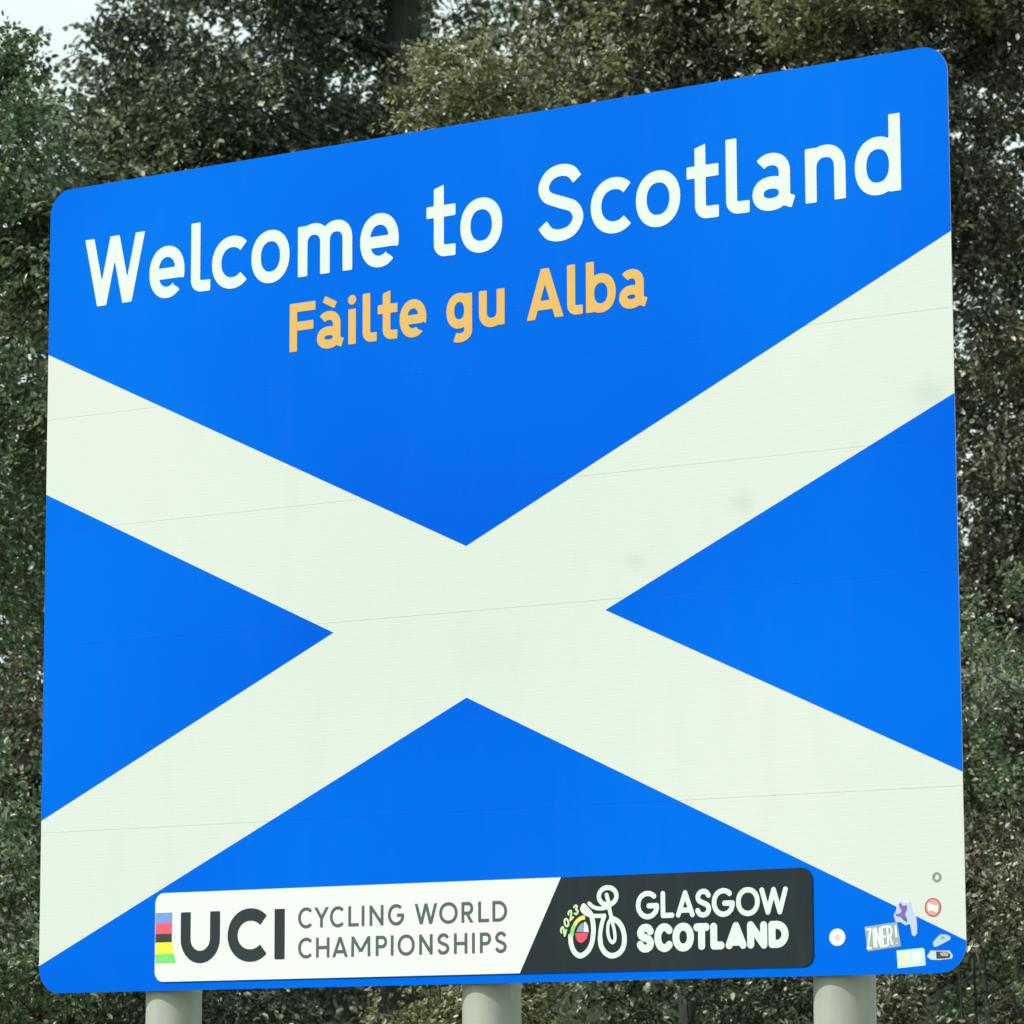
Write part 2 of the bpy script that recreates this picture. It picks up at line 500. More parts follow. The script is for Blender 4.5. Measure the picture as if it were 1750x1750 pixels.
def glyph(ch, L, Rr, b, h, w, x=None, desc=None, cap='b', o=None):
    """Strokes of one letter between x = L..Rr, baseline b, cap height h, x-height x."""
    B = cap == 'b'
    hw = w / 2
    l, r = L + hw, Rr - hw
    if o is None: o = w * 0.14
    cx, cy = (l + r) / 2, (b + h) / 2
    rx, ry = (r - l) / 2, (h - b) / 2 - hw + o
    st, clip = [], []
    box = [(0, 1, h), (0, -1, -b)]
    H = h - b
    def s(*p): st.append((list(p), w, B))
    def c(p): st.append((p, w, B))
    if x is not None:
        xm = (b + x) / 2
        xr = (x - b) / 2 - hw + o
    if not B: l0, r0, b0, h0 = l, r, b + hw, h - hw
    else: l0, r0, b0, h0 = l, r, b, h
    if ch == 'I': s((l if Rr - L < 1.2 * w else cx, b0), (l if Rr - L < 1.2 * w else cx, h0))
    elif ch == 'W':
        e = 0.0 if not B else 0.08 * H
        a = hw * (1.06 if B else 1)
        x0, x1, x2, x3, x4 = L + a, L + (Rr - L) * .29, cx, L + (Rr - L) * .71, Rr - a
        k0, k1 = (b0, h0)
        if B:
            dx = (x1 - x0) * e / H
            s((x0 - dx, h + e), (x1 + dx, b - e)); s((x1 - dx, b - e), (x2 + dx, h + e)); s((x2 - dx, h + e), (x3 + dx, b - e)); s((x3 - dx, b - e), (x4 + dx, h + e))
            clip = box
        else:
            s((x0, k1), (x1, k0), (x2, k1), (x3, k0), (x4, k1))
    elif ch in 'AV' or ch == 'Y':
        if ch == 'A':
            e = 0.08 * H if B else 0
            dx = (cx - L) * e / H
            if B:
                s((L + hw * 1.06 - dx, b - e), (cx + dx, h + e)); s((Rr - hw * 1.06 + dx, b - e), (cx - dx, h + e)); clip = box
            else: s((l, b0), (cx, h0), (r, b0))
            yy = b + H * .27
            q = (yy - b) / H * (cx - l)
            s((l + q, yy), (r - q, yy))
        else:
            ym = b + H * .45
            e = 0.1 * H
            s((L + hw - (cx - l) * e / (h - ym), h + e), (cx, ym)); s((Rr - hw + (cx - l) * e / (h - ym), h + e), (cx, ym)); s((cx, b), (cx, ym + hw)); clip = box
            if not B: clip = []
    elif ch == 'L': s((l, h0), (l, b + hw), (r if not B else Rr, b + hw)) if not B else (s((l, h), (l, b)), s((L, b + hw), (Rr, b + hw)))
    elif ch == 'T': s((cx, b0), (cx, h - hw)); s((l if not B else L, h - hw), (r if not B else Rr, h - hw))
    elif ch == 'F':
        s((l, b), (l, h)); s((L, h - hw), (Rr, h - hw)); s((L, b + H * .52), (Rr - .01, b + H * .52))
    elif ch == 'H':
        s((l, b0), (l, h0)); s((r, b0), (r, h0)); s((l, cy), (r, cy))
    elif ch == 'N':
        s((l, b0), (l, h0)); s((r, b0), (r, h0)); s((l, h - hw * .9), (r, b + hw * .9)); 
        if B: clip = box
    elif ch == 'M':
        s((l, b), (l + w * .1, h)); s((r, b), (r - w * .1, h)); s((l + .1 * w, h - hw * .6), (cx, b + H * .25)); s((cx, b + H * .25), (r - .1 * w, h - hw * .6)); clip = box
    elif ch == 'U':
        yy = b + hw - o + rx
        s((l, h0), (l, yy)); s((r, h0), (r, yy)); c(ell(cx, yy, rx, rx, 180, 360))
    elif ch == 'O': c(ell(cx, cy, rx, ry, 0, 360, 40, 2.1))
    elif ch == 'C':
        k = (Rr - L - hw * 1.72) / 1.72 if B else (Rr - L - w) / 1.72
        c(ell(l + k, cy, k, ry, 44, 316, 40, 2.05))
    elif ch == 'G':
        k = rx * 1.02
        c(ell(l + k, cy, k, ry, 48, 345, 34, 2.05))
        s((cx + rx * .15, cy - hw * .3), (r, cy - hw * .3), (r - .02 * rx, cy - ry * .35), (l + k + k * math.cos(R(-35)), cy - ry * .62))
    elif ch == 'D':
        s((l, b0), (l, h0))
        k = min(H / 2 - hw, (r - l) * .85)
        c([(l, h - hw), (r - k, h - hw)] + ell(r - k, cy, k, H / 2 - hw, 90, -90)[1:] + [(l, b + hw)])
    elif ch in 'PR':
        s((l, b0), (l, h0))
        yb = b + H * .46
        k = (h - hw - yb) / 2
        c([(l, h - hw), (r - k * .9, h - hw)] + ell(r - k * .9, yb + k, k * .9, k, 90, -90)[1:] + [(l, yb)])
        if ch == 'R':
            s((cx - hw * .4, yb), (Rr - hw * .9 + (r - cx) * .1, b - H * .05)); clip = box
    elif ch == 'S':
        t, bb = h - hw + o, b + hw - o
        hh = t - bb
        u = [(.98, .83), (.80, .96), (.50, 1.0), (.20, .94), (.035, .775), (.13, .615), (.50, .51), (.87, .41), (1.0, .235), (.83, .06), (.50, 0), (.19, .045), (.0, .19)]
        c(spl([(l + (r - l) * a, bb + hh * q) for a, q in u]))
    elif ch == 'o': c(ell(cx, xm, rx, xr, 0, 360, 40, 2.15))
    elif ch == 'c':
        k = (Rr - L - hw * 1.72) / 1.72
        c(ell(l + k, xm, k, xr, 45, 315, 40, 2.1))
    elif ch == 'e':
        ym = xm - (x - b) * .03
        s((l, ym), (r, ym))
        a0 = -math.degrees(math.asin(min(.9, (xm - ym + hw) / xr)))
        a0 = a0 * .90                                # superellipse: angle that lands on the bar's lower edge
        c(ell(cx, xm, rx, xr, a0, 314, 44, 2.15))
        clip = []
    elif ch == 'l':
        k = w * .62
        c([(l, h), (l, b + hw + k)] + ell(l + k, b + hw + k, k, k, 180, 270, 8)[1:] + [(Rr, b + hw - w * .02)])
    elif ch == 't':
        xs_ = L + (Rr - L) * .255 + hw
        k = w * .62
        top = x + (h - x) * .9
        c([(xs_, top + w * .3), (xs_, b + hw + k)] + ell(xs_ + k, b + hw + k, k, k, 180, 270, 8)[1:] + [(Rr, b + hw - w * .02)])
        s((L, x - hw), (Rr, x - hw))
        n_ = (-.28, .96)
        clip = [(n_[0], n_[1], n_[0] * xs_ + n_[1] * top)]
    elif ch == 'i':
        s((cx, b), (cx, x)); st.append(([(cx, h - w * .48), (cx, h - w * .48)], w * 1.08, False))
    elif ch in 'nm':
        ks = [(l, r)] if ch == 'n' else [(l, cx), (cx, r)]
        s((l, b), (l, x))
        for a, q in ks:
            k = (q - a) / 2
            yy = x + o - hw - k * 1.05
            c([(a, yy - k * .2)] + ell((a + q) / 2, yy, k, k * 1.05, 180, 0, 18, 2.2) + [(q, b)])
    elif ch == 'u':
        s((r, b), (r, x))
        k = (r - l) / 2
        yy = b - o + hw + k * 1.05
        c([(l, x)] + ell(cx, yy, k, k * 1.05, 180, 360, 18, 2.2) + [(r, yy + k * .2)])
    elif ch in 'db':
        xs_ = r if ch == 'd' else l
        s((xs_, b), (xs_, h)); c(ell(cx, xm, rx, xr, 0, 360, 40, 2.2))
    elif ch == 'g':
        c(ell(cx, xm + hw * .3, rx, xr - hw * .3, 0, 360, 40, 2.2))
        k = (r - l) / 2 * .95
        yy = desc + hw + k * .62
        c([(r, x), (r, yy)] + ell(r - k, yy, k, k * .62, 0, -125, 14)[1:])
    elif ch == 'a':
        rs = Rr - w * .30 - hw
        k = (rs - l) / 2
        hh = x - b
        yy = x + o - hw - k * .95
        c(ell(rs - k, yy, k, k * .95, 140, 0, 16, 2.2) + [(rs, b + w * .9), (rs + w * .08, b + w * .62), (Rr - w * .02, b + w * .36)])
        k2 = (hh * .60 - w) / 2 + o * .5
        c(ell((l + rs) / 2, b - o + hw + k2, (rs - l) / 2, k2, 0, 360, 32, 2.2))
    return st, clip

def letters(text, mat, b, h, w, x=None, desc=None, cap='b', parent=None, y0=0.0, th=0.0014, cell=None):
    for ch, L, Rr in text:
        st, clip = glyph(ch, L, Rr, b, h, w, x, desc, cap)
        slab('letter', stroke_loops(st, cell or w / 9, clip), mat, y0 - th, y0, parent)

# ------------------------------------------------------------------ the welcome sign
BW, BH, BZ = 4.2, 3.3694, 1.93
sign = empty('welcome_sign')
tag(sign, 'large blue road sign with white diagonal cross on three round grey posts', 'road sign')
# one frame empty is avoided: every part carries its own world position directly
PX, PZ = -2.1, BZ          # sign-plane coordinates (u, v) -> world (u + PX, y, v + PZ)

def clip_poly(P, nx, ny, c):
    out = []
    for i in range(len(P)):
        a, b = P[i], P[(i + 1) % len(P)]
        da, db = nx * a[0] + ny * a[1] - c, nx * b[0] + ny * b[1] - c
        if da <= 1e-9: out.append(a)
        if (da < -1e-9 and db > 1e-9) or (da > 1e-9 and db < -1e-9):
            t = da / (da - db)
            out.append((a[0] + t * (b[0] - a[0]), a[1] + t * (b[1] - a[1])))
    return out
def clip_conv(P, Q):
    """P clipped by convex CCW polygon Q"""
    for i in range(len(Q)):
        a, b = Q[i], Q[(i + 1) % len(Q)]
        dx, dy = b[0] - a[0], b[1] - a[1]
        P = clip_poly(P, dy, -dx, dy * a[0] - dx * a[1])
        if len(P) < 3: return []
    return P
def rrect(x0, y0, x1, y1, r, n=10):
    out = []
    for cx, cy, a in ((x1 - r, y0 + r, -90), (x1 - r, y1 - r, 0), (x0 + r, y1 - r, 90), (x0 + r, y0 + r, 180)):
        out += ell(cx, cy, r, r, a, a + 90, n)
    return out
def off(P): return [(u + PX, v + PZ) for u, v in P]

cyc = 1.390
vt, vb, vl, vr = (2.1, 1.685), (2.1, 1.095), (1.473, cyc), (2.727, cyc)
lt, lb, lt2, lb2 = 2.668, 2.072, 0.707, 0.112           # where the arms meet the side edges
e = 0.4
def ext(p, q, x):                                        # y on the line p-q at x
    return p[1] + (q[1] - p[1]) * (x - p[0]) / (q[0] - p[0])
X0, X1 = -e, 4.2 + e
A0, A1 = (0, lt), vt
B0, B1 = (0, lb), vl
C0, C1 = (0, lt2), vl
D0, D1 = (0, lb2), vb
mir = lambda p: (4.2 - p[0], p[1])
yt, ybm = ext(A0, A1, X0), ext(D0, D1, X0)
blue = [
    [vt, (X1, yt), (X1, 4.5), (X0, 4.5), (X0, yt)],
    [vb, (X0, ybm), (X0, -1), (X1, -1), (X1, ybm)],
    [vl, (X0, ext(B0, B1, X0)), (X0, ext(C0, C1, X0))],
    [vr, mir((X0, ext(C0, C1, X0))), mir((X0, ext(B0, B1, X0)))],
]
white = [
    [(X0, ext(B0, B1, X0)), vl, vt, (X0, yt)],
    [(X1, yt), vt, vr, (X1, ext(B0, B1, X0))],
    [(X0, ybm), vb, vl, (X0, ext(C0, C1, X0))],
    [(X1, ext(C0, C1, X0)), vr, vb, (X1, ybm)],
    [vl, vb, vr, vt],
]
def ccw(P):
    a = sum(P[i][0] * P[(i + 1) % len(P)][1] - P[(i + 1) % len(P)][0] * P[i][1] for i in range(len(P)))
    return P if a > 0 else P[::-1]
outline = rrect(0, 0, BW, BH, 0.105, 14)
seams = [-.01, 0.657, 1.430, 1.912, 2.388, 2.880, BH + .01]
G = 0.0003
for k in range(len(seams) - 1):
    y0 = seams[k] + G if k else -1
    y1 = seams[k + 1] - G if k < len(seams) - 2 else 9
    strip = clip_poly(clip_poly(outline, 0, -1, -y0), 0, 1, y1)
    V, F, mi = [], [], []
    for regs, m in ((blue, 0), (white, 1)):
        for Q in regs:
            P = clip_conv(strip, ccw(Q))
            if len(P) < 3: continue
            P = off(P)
            n0 = len(V)
            V += [(x, 0.0, z) for x, z in P]
            F.append(tuple(range(n0, n0 + len(P)))); mi.append(m)
    P = off(strip)
    n0, n = len(V), len(P)
    V += [(x, 0.0, z) for x, z in P] + [(x, 0.004, z) for x, z in P]
    for i in range(n):
        j = (i + 1) % n
        F.append((n0 + i, n0 + n + i, n0 + n + j, n0 + j)); mi.append(2)
    F.append(tuple(n0 + n + i for i in range(n - 1, -1, -1))); mi.append(2)
    link('sign_panel', mesh_from('sign_panel', V, F, [BLUE, WHITE, ALU], mi), sign)

# stiffening rails behind the panels (they also close the seams from behind)
for z in (0.10, 0.657, 1.430, 1.912, 2.388, 2.880, 3.25):
    link('rail', box_mesh('rail', PX + .12, PX + BW - .12, 0.0042, 0.024, PZ + z - .03, PZ + z + .03, ALU), sign)

# posts
def tube_profile(name, cx, cy, prof, mat, seg=48):
    V, F = [], []
    for r_, z in prof:
        for i in range(seg):
            a = 2 * math.pi * i / seg
            V.append((cx + r_ * math.cos(a), cy + r_ * math.sin(a), z))
    for k in range(len(prof) - 1):
        for i in range(seg):
            j = (i + 1) % seg
            F.append((k * seg + i, k * seg + j, (k + 1) * seg + j, (k + 1) * seg + i))
    F.append(tuple(range(seg - 1, -1, -1)))
    F.append(tuple((len(prof) - 1) * seg + i for i in range(seg)))
    me = mesh_from(name, V, F, [mat], None, True)
    return me
PR = 0.1135
cyp = 0.0245 + PR
for u in (0.592, 2.123, 3.644):
    me = tube_profile('post', u + PX, cyp, [(PR * .98, -0.4), (PR, -0.39), (PR, -0.3), (PR, PZ + BH - .2), (PR, PZ + BH - .06), (PR + .003, PZ + BH - .058), (PR + .003, PZ + BH - .03), (PR * .9, PZ + BH - .022)], POST)
    po = link('post', me, sign)
    link('base_collar', tube_profile('base_collar', u + PX, cyp, [(PR + .05, -.02), (PR + .05, .03), (PR + .045, .035), (PR + .0015, .035)], CONC, 32), po)
    for z in (0.657, 1.912, 2.880):
        link('clamp', tube_profile('clamp', u + PX, cyp, [(PR + .0008, PZ + z - .02), (PR + .006, PZ + z - .02), (PR + .006, PZ + z + .02), (PR + .0008, PZ + z + .02)], ALU, 32), po)

# lettering: (character, left, right) in metres from the board's left edge
def mv(T): return [(c_, a + PX, b_ + PX) for c_, a, b_ in T]
T1 = [('W', .191, .509), ('e', .534, .716), ('l', .750, .849), ('c', .858, 1.035), ('o', 1.058, 1.249), ('m', 1.291, 1.558), ('e', 1.597, 1.783),
      ('t', 1.916, 2.053), ('o', 2.076, 2.271), ('S', 2.434, 2.642), ('c', 2.676, 2.856), ('o', 2.878, 3.073), ('t', 3.102, 3.240), ('l', 3.272, 3.372),
      ('a', 3.385, 3.559), ('n', 3.609, 3.777), ('d', 3.816, 4.004)]
letters(mv(T1), LETTER, PZ + 2.846, PZ + 3.137, .0470, PZ + 3.053, parent=sign, cell=.0045)
T2 = [('F', 1.252, 1.379), ('a', 1.387, 1.513), ('i', 1.537, 1.580), ('l', 1.610, 1.678), ('t', 1.683, 1.777), ('e', 1.788, 1.915), ('g', 2.010, 2.130),
      ('u', 2.162, 2.281), ('A', 2.384, 2.549), ('l', 2.567, 2.637), ('b', 2.652, 2.785), ('a', 2.800, 2.920)]
letters(mv(T2), AMBER, PZ + 2.542, PZ + 2.740, .0365, PZ + 2.685, PZ + 2.492, parent=sign, cell=.0035)
slab('letter', stroke_loops([([(1.421 + PX, 2.741 + PZ), (1.478 + PX, 2.711 + PZ)], .028, True)], .003), AMBER, -.0014, 0, sign)

# championship plaque bolted over the bottom of the board
pl_out = rrect(.603, .035, 3.594, .390, .042, 8)
wq = clip_poly(pl_out, *((lambda a, b: (b[1] - a[1], -(b[0] - a[0]), (b[1] - a[1]) * a[0] - (b[0] - a[0]) * a[1]))((2.3415, .035), (2.5275, .392))))
dq = clip_poly(pl_out, *((lambda a, b: (-(b[1] - a[1]), (b[0] - a[0]), -(b[1] - a[1]) * a[0] + (b[0] - a[0]) * a[1]))((2.3415, .035), (2.5275, .392))))
V, F, mi = [], [], []
for P, m in ((wq, 0), (dq, 1)):
    n0 = len(V)
    V += [(x, -.005, z) for x, z in off(P)]
    F.append(tuple(range(n0, n0 + len(P)))); mi.append(m)
P = off(pl_out)
n0, n = len(V), len(P)
V += [(x, -.005, z) for x, z in P] + [(x, -.0004, z) for x, z in P]
for i in range(n):
    j = (i + 1) % n
    F.append((n0 + i, n0 + n + i, n0 + n + j, n0 + j)); mi.append(0 if (P[i][0] - PX) < 2.4 else 1)
F.append(tuple(n0 + n + i for i in range(n - 1, -1, -1))); mi.append(2)
plaque = link('event_plaque', mesh_from('event_plaque', V, F, [PLQ_W, PLQ_D, ALU], mi), sign)
tag(plaque, 'white and charcoal plaque for the UCI Cycling World Championships, Glasgow Scotland')
YP = -.005
letters(mv([('U', .7335, .9287), ('C', .9675, 1.1596), ('I', 1.1977, 1.2473)]), INK, PZ + .113, PZ + .310, .0485, parent=plaque, y0=YP, cell=.004)
TA = [('C', 1.3116, 1.3776), ('Y', 1.3897, 1.4578), ('C', 1.4642, 1.5295), ('L', 1.5518, 1.6009), ('I', 1.6151, 1.6285), ('N', 1.6522, 1.7174), ('G', 1.7386, 1.8144), ('W', 1.8633, 1.9677), ('O', 1.9769, 2.0613), ('R', 2.0789, 2.1323), ('L', 2.1551, 2.2044), ('D', 2.2195, 2.2859)]
letters(mv(TA), INK2, PZ + .2315, PZ + .3105, .0128, parent=plaque, y0=YP, th=.0008, cell=.0016)
TB = [('C', 1.3123, 1.3783), ('H', 1.3983, 1.4623), ('A', 1.4763, 1.5494), ('M', 1.5657, 1.6564), ('P', 1.6816, 1.7349), ('I', 1.7521, 1.7662), ('O', 1.7841, 1.8634), ('N', 1.8843, 1.9461), ('S', 1.9676, 2.0229), ('H', 2.0443, 2.1054), ('I', 2.1267, 2.1396), ('P', 2.1624, 2.2131), ('S', 2.2305, 2.2832)]
letters(mv(TB), INK2, PZ + .1145, PZ + .1925, .0128, parent=plaque, y0=YP, th=.0008, cell=.0016)
TC = [('G', 2.8538, 2.953), ('L', 2.9601, 3.018), ('A', 3.025, 3.1045), ('S', 3.1074, 3.1741), ('G', 3.1771, 3.2729), ('O', 3.2788, 3.3776), ('W', 3.3768, 3.4939)]
letters(mv(TC), LETTER, PZ + .2245, PZ + .3245, .0195, cap='r', parent=plaque, y0=YP, th=.0008, cell=.002)
TD = [('S', 2.8568, 2.9299), ('C', 2.9319, 3.0095), ('O', 3.0094, 3.1001), ('T', 3.0987, 3.1664), ('L', 3.1694, 3.2284), ('A', 3.2336, 3.3205), ('N', 3.3235, 3.4069), ('D', 3.4119, 3.4947)]
letters(mv(TD), LETTER, PZ + .1040, PZ + .2015, .0290, cap='r', parent=plaque, y0=YP, th=.0008, cell=.002)

# rainbow stripes at the plaque's left end
def matc(name, c): return plain(name, c, .45)
stripes = [((.18, .32, .74), .3115, .2700, .689, .689), ((.86, .10, .17), .2700, .2265, .689, .688), ((.03, .035, .03), .2265, .1925, .688, .688),
           ((.86, .80, .05), .1925, .1460, .688, .698), ((.18, .72, .18), .1460, .1100, .698, .711)]
for i, (c_, zt, zb, rt, rb) in enumerate(stripes):
    slab('stripe', [off([(.6055, zb), (rb, zb), (rt, zt), (.6055, zt)])], matc('stripe_ink', c_), YP - .0008, YP, plaque)

# cyclist emblem: wheels, frame, rider, year digits, colour wedges
def LO(P): return off(P)
W_ = .0205
emb = [(LO(spl([(2.6266, .2792), (2.640, .266), (2.6586, .2458), (2.6675, .2107), (2.6681, .1783), (2.6611, .1412), (2.6428, .1109), (2.6115, .0945), (2.5847, .1088), (2.5707, .1386), (2.5675, .168)])), W_, False),
       (LO(spl([(2.6266, .2792), (2.6195, .268), (2.632, .2545), (2.650, .246)])), .017, False),
       (LO(spl([(2.6501, .2884), (2.6647, .2768), (2.688, .2686), (2.7172, .269), (2.7406, .2758)])), .015, False),
       (LO(ell(2.7315, .3130, .0385, .0320, 0, 360)), .0185, False),
       (LO(spl([(2.7270, .318), (2.7350, .290), (2.7395, .262), (2.7475, .2333)])), .0165, False),
       (LO([(2.6673, .2410), (2.7165, .2403)]), .0155, False),
       (LO(spl([(2.7165, .2403), (2.7065, .2146), (2.6990, .1826), (2.6975, .1528)])), .0175, False),
       (LO(spl([(2.7475, .2300), (2.7749, .2177), (2.7944, .1924), (2.8030, .1575), (2.7980, .1226), (2.7775, .0994), (2.7476, .0915), (2.7207, .1025), (2.7020, .1279), (2.6975, .1578)])), W_, False),
       (LO(spl([(2.7474, .2284), (2.7340, .2115), (2.7310, .1817), (2.7376, .1543), (2.7518, .1405), (2.7622, .1536), (2.7596, .1859), (2.7516, .2134), (2.7474, .2284)])), .0135, False)]
emblem = slab('cyclist_emblem', stroke_loops(emb, .0017), LETTER, YP - .0008, YP, plaque)
slab('colour_wedge', stroke_loops([(LO(spl([(2.5735, .1700), (2.5765, .190), (2.5840, .2065)])), .0165, True)], .0015), matc('wedge_green', (.25, .68, .22)), YP - .0009, YP, plaque)
slab('colour_wedge', stroke_loops([(LO(spl([(2.5842, .2068), (2.598, .224), (2.616, .2345), (2.632, .2365)])), .0155, True)], .0015), matc('wedge_yellow', (.80, .78, .14)), YP - .0009, YP, plaque)
slab('colour_wedge', [LO([(2.594, .184), (2.624, .183), (2.6265, .219), (2.611, .211), (2.600, .199)])], matc('wedge_blue', (.22, .36, .55)), YP - .0009, YP, plaque)
slab('colour_wedge', [LO([(2.6255, .183), (2.6478, .182), (2.6450, .203), (2.6375, .217), (2.6285, .2205)])], matc('wedge_white', (.80, .85, .88)), YP - .0009, YP, plaque)
slab('colour_wedge', [LO([(2.5885, .1800), (2.5905, .163), (2.600, .147), (2.6126, .1425), (2.6250, .1450), (2.6400, .1592), (2.6470, .1800)])], matc('wedge_red', (.78, .08, .13)), YP - .0009, YP, plaque)
DIGIT = matc('digit_lemon', (.62, .80, .42))
digit = {'2': spl([(-.32, .25), (-.2, .45), (.1, .48), (.32, .28), (.15, -.02), (-.34, -.46)], 5) + [(.36, -.46)],
         '0': ell(0, 0, .34, .46, 0, 360, 18), '3': spl([(-.3, .38), (.0, .48), (.3, .3), (.02, .03), (.34, -.22), (.02, -.48), (-.34, -.34)], 5)}
for ch, (u, v), ang in (('2', (2.5365, .1885), 62), ('0', (2.5505, .2195), 46), ('2', (2.5685, .2470), 28), ('3', (2.5925, .2660), 14)):
    ca, sa = math.cos(R(ang)), math.sin(R(ang))
    P = [(u + (x_ * ca - y_ * sa) * .022, v + (x_ * sa + y_ * ca) * .034) for x_, y_ in digit[ch]]
    slab('digit', stroke_loops([(LO(P), .0078, False)], .001), DIGIT, YP - .0008, YP, plaque)

# stickers people have left on the board
def sticker(loops, mat, label, y=-.0007, parent=None):
    o = slab('sticker', [off(L) for L in loops], mat, y, 0 if parent is None else y + .0006, parent or sign)
    if label: tag(o, label)
    return o
st1 = sticker([ell(3.690, .136, .0325, .031, 0, 350, 26)], matc('sticker_white', (.80, .84, .84)), 'small round white sticker with a pink centre')
slab('sticker_print', [off(ell(3.690, .136, .011, .011, 0, 345, 18))], matc('sticker_pink', (.80, .55, .72)), -.0011, -.0007, st1)
st2 = sticker([[(3.800, .170), (3.812, .083), (3.944, .098), (3.938, .140), (3.930, .182), (3.916, .183)][::-1]], matc('sticker_pale', (.30, .40, .43)), 'pale lettered sticker')
def tr(P):          # sheared baseline of the pale sticker
    return P
ZINK = matc('sticker_ink', (.20, .27, .30))
zt = [('Z', .806), ('I', .829), ('N', .842), ('E', .868), ('R', .889), ('!', .914)]
zs = {'Z': [(0, 1), (1, 1), (0, 0), (1, 0)], 'N': [(0, 0), (0, 1), (1, 0), (1, 1)], 'R': [(0, 0), (0, 1), (.8, .95), (1, .75), (.8, .52), (0, .5), (.4, .5), (1, 0)], 'I': [(.5, 0), (.5, 1)]}
for ch, u in zt:
    def q(x_, y_): 
        uu = 3.0 + u + .0015 + x_ * .0170 + .004 * (1 - y_)
        return (uu + PX, .0925 + (uu - 3.81) * .11 + y_ * .068 + PZ)
    if ch == 'E': ss = [([q(1, 1), q(0, 1), q(0, 0), q(1, 0)], .0056, True), ([q(0, .5), q(.8, .5)], .0056, True)]
    elif ch == '!': ss = [([q(.5, .35), q(.5, 1)], .0060, True), ([q(.5, .03), q(.5, .08)], .0060, True)]
    elif ch == 'I': ss = [([q(.3, 0), q(.3, 1)], .0060, True)]
    else: ss = [([q(*p) for p in zs[ch]], .0056, True)]
    slab('letter', stroke_loops([(a_, w_ + .0024, c_) for a_, w_, c_ in ss], .0009), PLQ_W, -.0011, -.0007, st2)
st3 = sticker([[(3.9262, .083), (3.9295, .0200), (4.040, .0285), (4.037, .083), (4.030, .0900)]], matc('sticker_cyan', (.56, .80, .84)), 'pale cyan rectangular sticker')
slab('sticker_print', [off([(3.935, .071), (3.936, .030), (3.978, .033), (3.977, .074)])], matc('sticker_lemon', (.74, .84, .60)), -.0011, -.0007, st3)
slab('sticker_print', [off([(3.984, .074), (3.985, .038), (4.026, .040), (4.025, .078)])], matc('sticker_mint', (.74, .86, .82)), -.0011, -.0007, st3)
st4 = sticker([[(3.926, .2214), (3.932, .245), (3.9436, .2614), (3.963, .252), (3.984, .2538), (3.990, .225), (4.0066, .1999), (4.010, .17), (4.0088, .1403), (3.998, .131), (3.9886, .1366), (3.9823, .175), (3.9631, .1713), (3.9467, .1824), (3.9386, .183), (3.9252, .183), (3.9174, .2088)]], matc('sticker_lilac', (.50, .60, .84)), 'torn lilac sticker with a dark purple blot', -.0013)
slab('sticker_print', [off([(3.938, .246), (3.944, .232), (3.950, .224), (3.945, .215), (3.926, .212), (3.927, .2045), (3.944, .202), (3.956, .190), (3.970, .186), (3.968, .200), (3.963, .212), (3.972, .228), (3.970, .243), (3.955, .240), (3.946, .252)])], matc('sticker_purple', (.20, .13, .40)), -.0017, -.0013, st4)
slab('sticker_print', [off([(3.955, .196), (3.962, .186), (3.972, .183), (3.968, .196)])], matc('sticker_teal', (.06, .12, .22)), -.0021, -.0017, st4)
st5 = sticker([[(4.070, .108), (4.074, .092), (4.088, .094), (4.138, .116), (4.140, .127), (4.125, .134), (4.102, .137), (4.088, .127)]], matc('sticker_sky', (.42, .60, .80)), 'slanted pale blue oblong sticker', -.0013)
slab('sticker_print', [off([(4.100, .118), (4.118, .121), (4.114, .129), (4.102, .128)])], matc('sticker_grey', (.30, .36, .38)), -.0017, -.0013, st5)
st6 = sticker([[(4.0449, .0608), (4.052, .068), (4.0608, .0807), (4.076, .079), (4.1337, .0779), (4.1473, .0606), (4.1424, .0502), (4.10, .046), (4.06, .0478)][::-1]], matc('sticker_scrap', (.60, .66, .72)), 'scrap of a torn white and black sticker')
slab('sticker_print', [off([(4.082, .076), (4.083, .051), (4.108, .050), (4.136, .053), (4.138, .066), (4.125, .0745), (4.105, .0755)])], matc('sticker_black', (.045, .05, .05)), -.0011, -.0007, st6)
slab('sticker_print', [off([(4.098, .072), (4.100, .061), (4.128, .058), (4.130, .070), (4.116, .073)])], matc('sticker_tan', (.50, .36, .26)), -.0015, -.0011, st6)
st7 = sticker([ell(4.073, .2318, .033, .0335, 0, 350, 28)], matc('sticker_red', (.55, .11, .14)), 'round red sticker with a white flag shape')
slab('sticker_print', [off(ell(4.073, .2318, .0265, .028, 0, 350, 24))], matc('sticker_rose', (.70, .36, .35)), -.0011, -.0007, st7)
slab('sticker_print', [off([(4.052, .246), (4.055, .218), (4.068, .220), (4.092, .213), (4.094, .240), (4.080, .238), (4.066, .247)])], matc('sticker_cream', (.84, .80, .72)), -.0015, -.0011, st7)
st8 = sticker([ell(4.0907, .3378, .0185, .018, 0, 350, 24), ell(4.0912, .3378, .0085, .0095, 0, 350, 20)], matc('sticker_ring', (.24, .29, .25)), 'small grey ring sticker')

# ------------------------------------------------------------------ trees
FW = Vector((-0.53705, 0.84354, 0)).normalized()      # axis from the road through the sign to the wood
RT = Vector((FW.y, -FW.x, 0))
O0 = Vector((7.969, -12.184, 0))
def at(d, s, z=0.0):
    """d metres into the wood along the axis, s metres to the right of it."""
    p = O0 + FW * d + RT * s
    return Vector((p.x, p.y, z))

